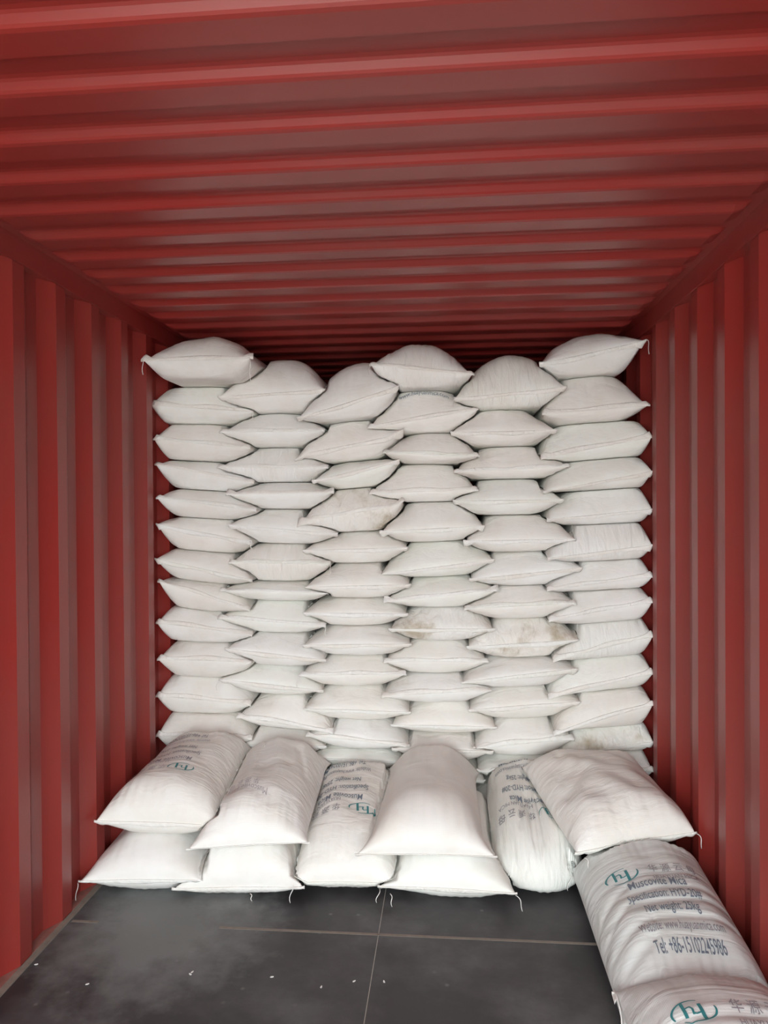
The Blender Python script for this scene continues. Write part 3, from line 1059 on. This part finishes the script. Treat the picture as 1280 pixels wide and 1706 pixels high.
# loose far ears of that sack
thread(r_, (-0.247, 0.79, 0.085), 0.055, -0.02, 0.03)
thread(r_, (0.222, 0.79, 0.13), 0.04, 0.004, 0.02)
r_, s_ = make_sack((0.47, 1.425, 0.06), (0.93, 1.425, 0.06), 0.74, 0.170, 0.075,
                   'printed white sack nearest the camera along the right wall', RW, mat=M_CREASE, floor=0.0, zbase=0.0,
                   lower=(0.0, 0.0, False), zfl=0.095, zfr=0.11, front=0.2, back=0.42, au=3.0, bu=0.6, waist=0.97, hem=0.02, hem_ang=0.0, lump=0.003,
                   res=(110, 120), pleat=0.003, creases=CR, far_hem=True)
print_panel(s_, r_, 0.005, 0.465, 0.076, False, 0.92, 1.35, 0.0, 0.10)
thread(r_, (-0.232, 0.735, 0.112), 0.10, -0.004, 0.12, 0.0022)

# ------------------------------------------------------------------ let the soft sacks press against each other


def settle():
    """where two sacks claim the same space, both give way to a shared face between them"""
    ras = []
    for s, loc, a in SURFS:
        uu = np.linspace(-1, 1, 150)
        vv = np.linspace(0, 1, 220)
        U, W = np.meshgrid(uu, vv, indexing='ij')
        T, B = s.top(U, W).reshape(-1, 3), s.bot(U, W).reshape(-1, 3)
        ca, sa = math.cos(a), math.sin(a)
        gx = loc[0] + T[:, 0] * ca - T[:, 1] * sa
        gy = loc[1] + T[:, 0] * sa + T[:, 1] * ca
        ix, iy = np.floor(gx / CELL).astype(int), np.floor(gy / CELL).astype(int)
        x0, y0 = ix.min() - 2, iy.min() - 2
        shp = (ix.max() - x0 + 3, iy.max() - y0 + 3)
        top = np.full(shp, -9.0)
        bot = np.full(shp, 9.0)
        np.maximum.at(top, (ix - x0, iy - y0), T[:, 2] + loc[2])
        np.minimum.at(bot, (ix - x0, iy - y0), B[:, 2] + loc[2])
        # spread by one cell so that no contact is missed
        t2, b2 = top.copy(), bot.copy()
        for dx in (-1, 0, 1):
            for dy in (-1, 0, 1):
                t2 = np.maximum(t2, np.roll(top, (dx, dy), (0, 1)))
                b2 = np.minimum(b2, np.roll(bot, (dx, dy), (0, 1)))
        ras.append([x0, y0, t2, b2, np.full(shp, 9.0), np.full(shp, -9.0)])
    G = 0.0010
    n = len(ras)
    for rnd in range(2):
        for i in range(n):
            for j in range(i + 1, n):
                A, B = ras[i], ras[j]
                xa, xb = max(A[0], B[0]), min(A[0] + A[2].shape[0], B[0] + B[2].shape[0])
                ya, yb = max(A[1], B[1]), min(A[1] + A[2].shape[1], B[1] + B[2].shape[1])
                if xa >= xb or ya >= yb:
                    continue
                sa = (slice(xa - A[0], xb - A[0]), slice(ya - A[1], yb - A[1]))
                sb = (slice(xa - B[0], xb - B[0]), slice(ya - B[1], yb - B[1]))
                at, ab = np.minimum(A[2][sa], A[4][sa]), np.maximum(A[3][sa], A[5][sa])
                bt, bb = np.minimum(B[2][sb], B[4][sb]), np.maximum(B[3][sb], B[5][sb])
                both = (A[2][sa] > -5) & (B[2][sb] > -5)
                hit = both & (at > bb - G) & (bt > ab - G)
                if not hit.any():
                    continue
                if ((at + ab) / 2)[hit].mean() >= ((bt + bb) / 2)[hit].mean():
                    hi, lo, sh, sl, hb, lt = A, B, sa, sb, ab, bt
                else:
                    hi, lo, sh, sl, hb, lt = B, A, sb, sa, bb, at
                face = (hb + lt) / 2
                hi[5][sh] = np.where(hit, np.maximum(hi[5][sh], face + G), hi[5][sh])
                lo[4][sl] = np.where(hit, np.minimum(lo[4][sl], face - G), lo[4][sl])
    for (s, loc, a), (x0, y0, t, b, up, dn) in zip(SURFS, ras):
        u0, d0 = up.copy(), dn.copy()
        for dx in (-1, 0, 1):
            for dy in (-1, 0, 1):
                up = np.minimum(up, np.roll(u0, (dx, dy), (0, 1)))
                dn = np.maximum(dn, np.roll(d0, (dx, dy), (0, 1)))
        RAS.append((s, x0, y0, np.minimum(t, up), np.maximum(b, dn)))
        if (up > 5).all() and (dn < -5).all():
            continue

        def lim(P, loc=loc, a=a, x0=x0, y0=y0, up=up, dn=dn):
            ca, sa = math.cos(a), math.sin(a)
            gx = loc[0] + P[..., 0] * ca - P[..., 1] * sa
            gy = loc[1] + P[..., 0] * sa + P[..., 1] * ca
            ix = np.clip(np.floor(gx / CELL).astype(int) - x0, 0, up.shape[0] - 1)
            iy = np.clip(np.floor(gy / CELL).astype(int) - y0, 0, up.shape[1] - 1)
            hi, lo = up[ix, iy] - loc[2], dn[ix, iy] - loc[2]
            mid = (hi + lo) / 2
            cross = lo > hi
            hi, lo = np.where(cross, mid, hi), np.where(cross, mid, lo)
            Q = P.copy()
            Q[..., 2] = np.clip(P[..., 2], lo, hi)
            return Q
        s.limit = lim


settle()
for job in DEFER:
    job()

# ------------------------------------------------------------------ scraps on the floor
scrap_me = None
for k, (x, y, a) in enumerate([(-1.371, 2.311, 0.3), (-0.84, 2.311, 1.1), (-0.575, 2.307, 0.2), (-0.408, 2.27, 1.4), (-0.309, 2.306, 0.7),
                               (-0.213, 2.311, 2.0), (-1.152, 2.227, 0.5), (-0.842, 2.30, 2.6)]):
    if scrap_me is None:
        V, F = [], []
        pts = [(-0.009, -0.002), (0.001, -0.004), (0.010, -0.001), (0.006, 0.003), (-0.004, 0.004)]
        for z in (0.0002, 0.0022):
            for i, (px, py) in enumerate(pts):
                V.append((px, py, z + (0.0015 if (i == 2 and z > 0.001) else 0)))
        F = [(4, 3, 2, 1, 0), (5, 6, 7, 8, 9)] + [(i, (i + 1) % 5, 5 + (i + 1) % 5, 5 + i) for i in range(5)]
        o = mesh_obj('plastic_scrap', V, F, M_THREAD)
        scrap_me = o
    else:
        o = scrap_me.copy()
        COL.objects.link(o)
    o.location = (x, y, 0)
    o.rotation_euler = (0, 0, a)
    o.scale = (0.6, 0.7, 0.8)
    o['label'] = 'tiny white scrap of sack plastic lying on the bare dark floor'
    o['category'] = 'scrap'
    o['group'] = 'white scraps on the floor'
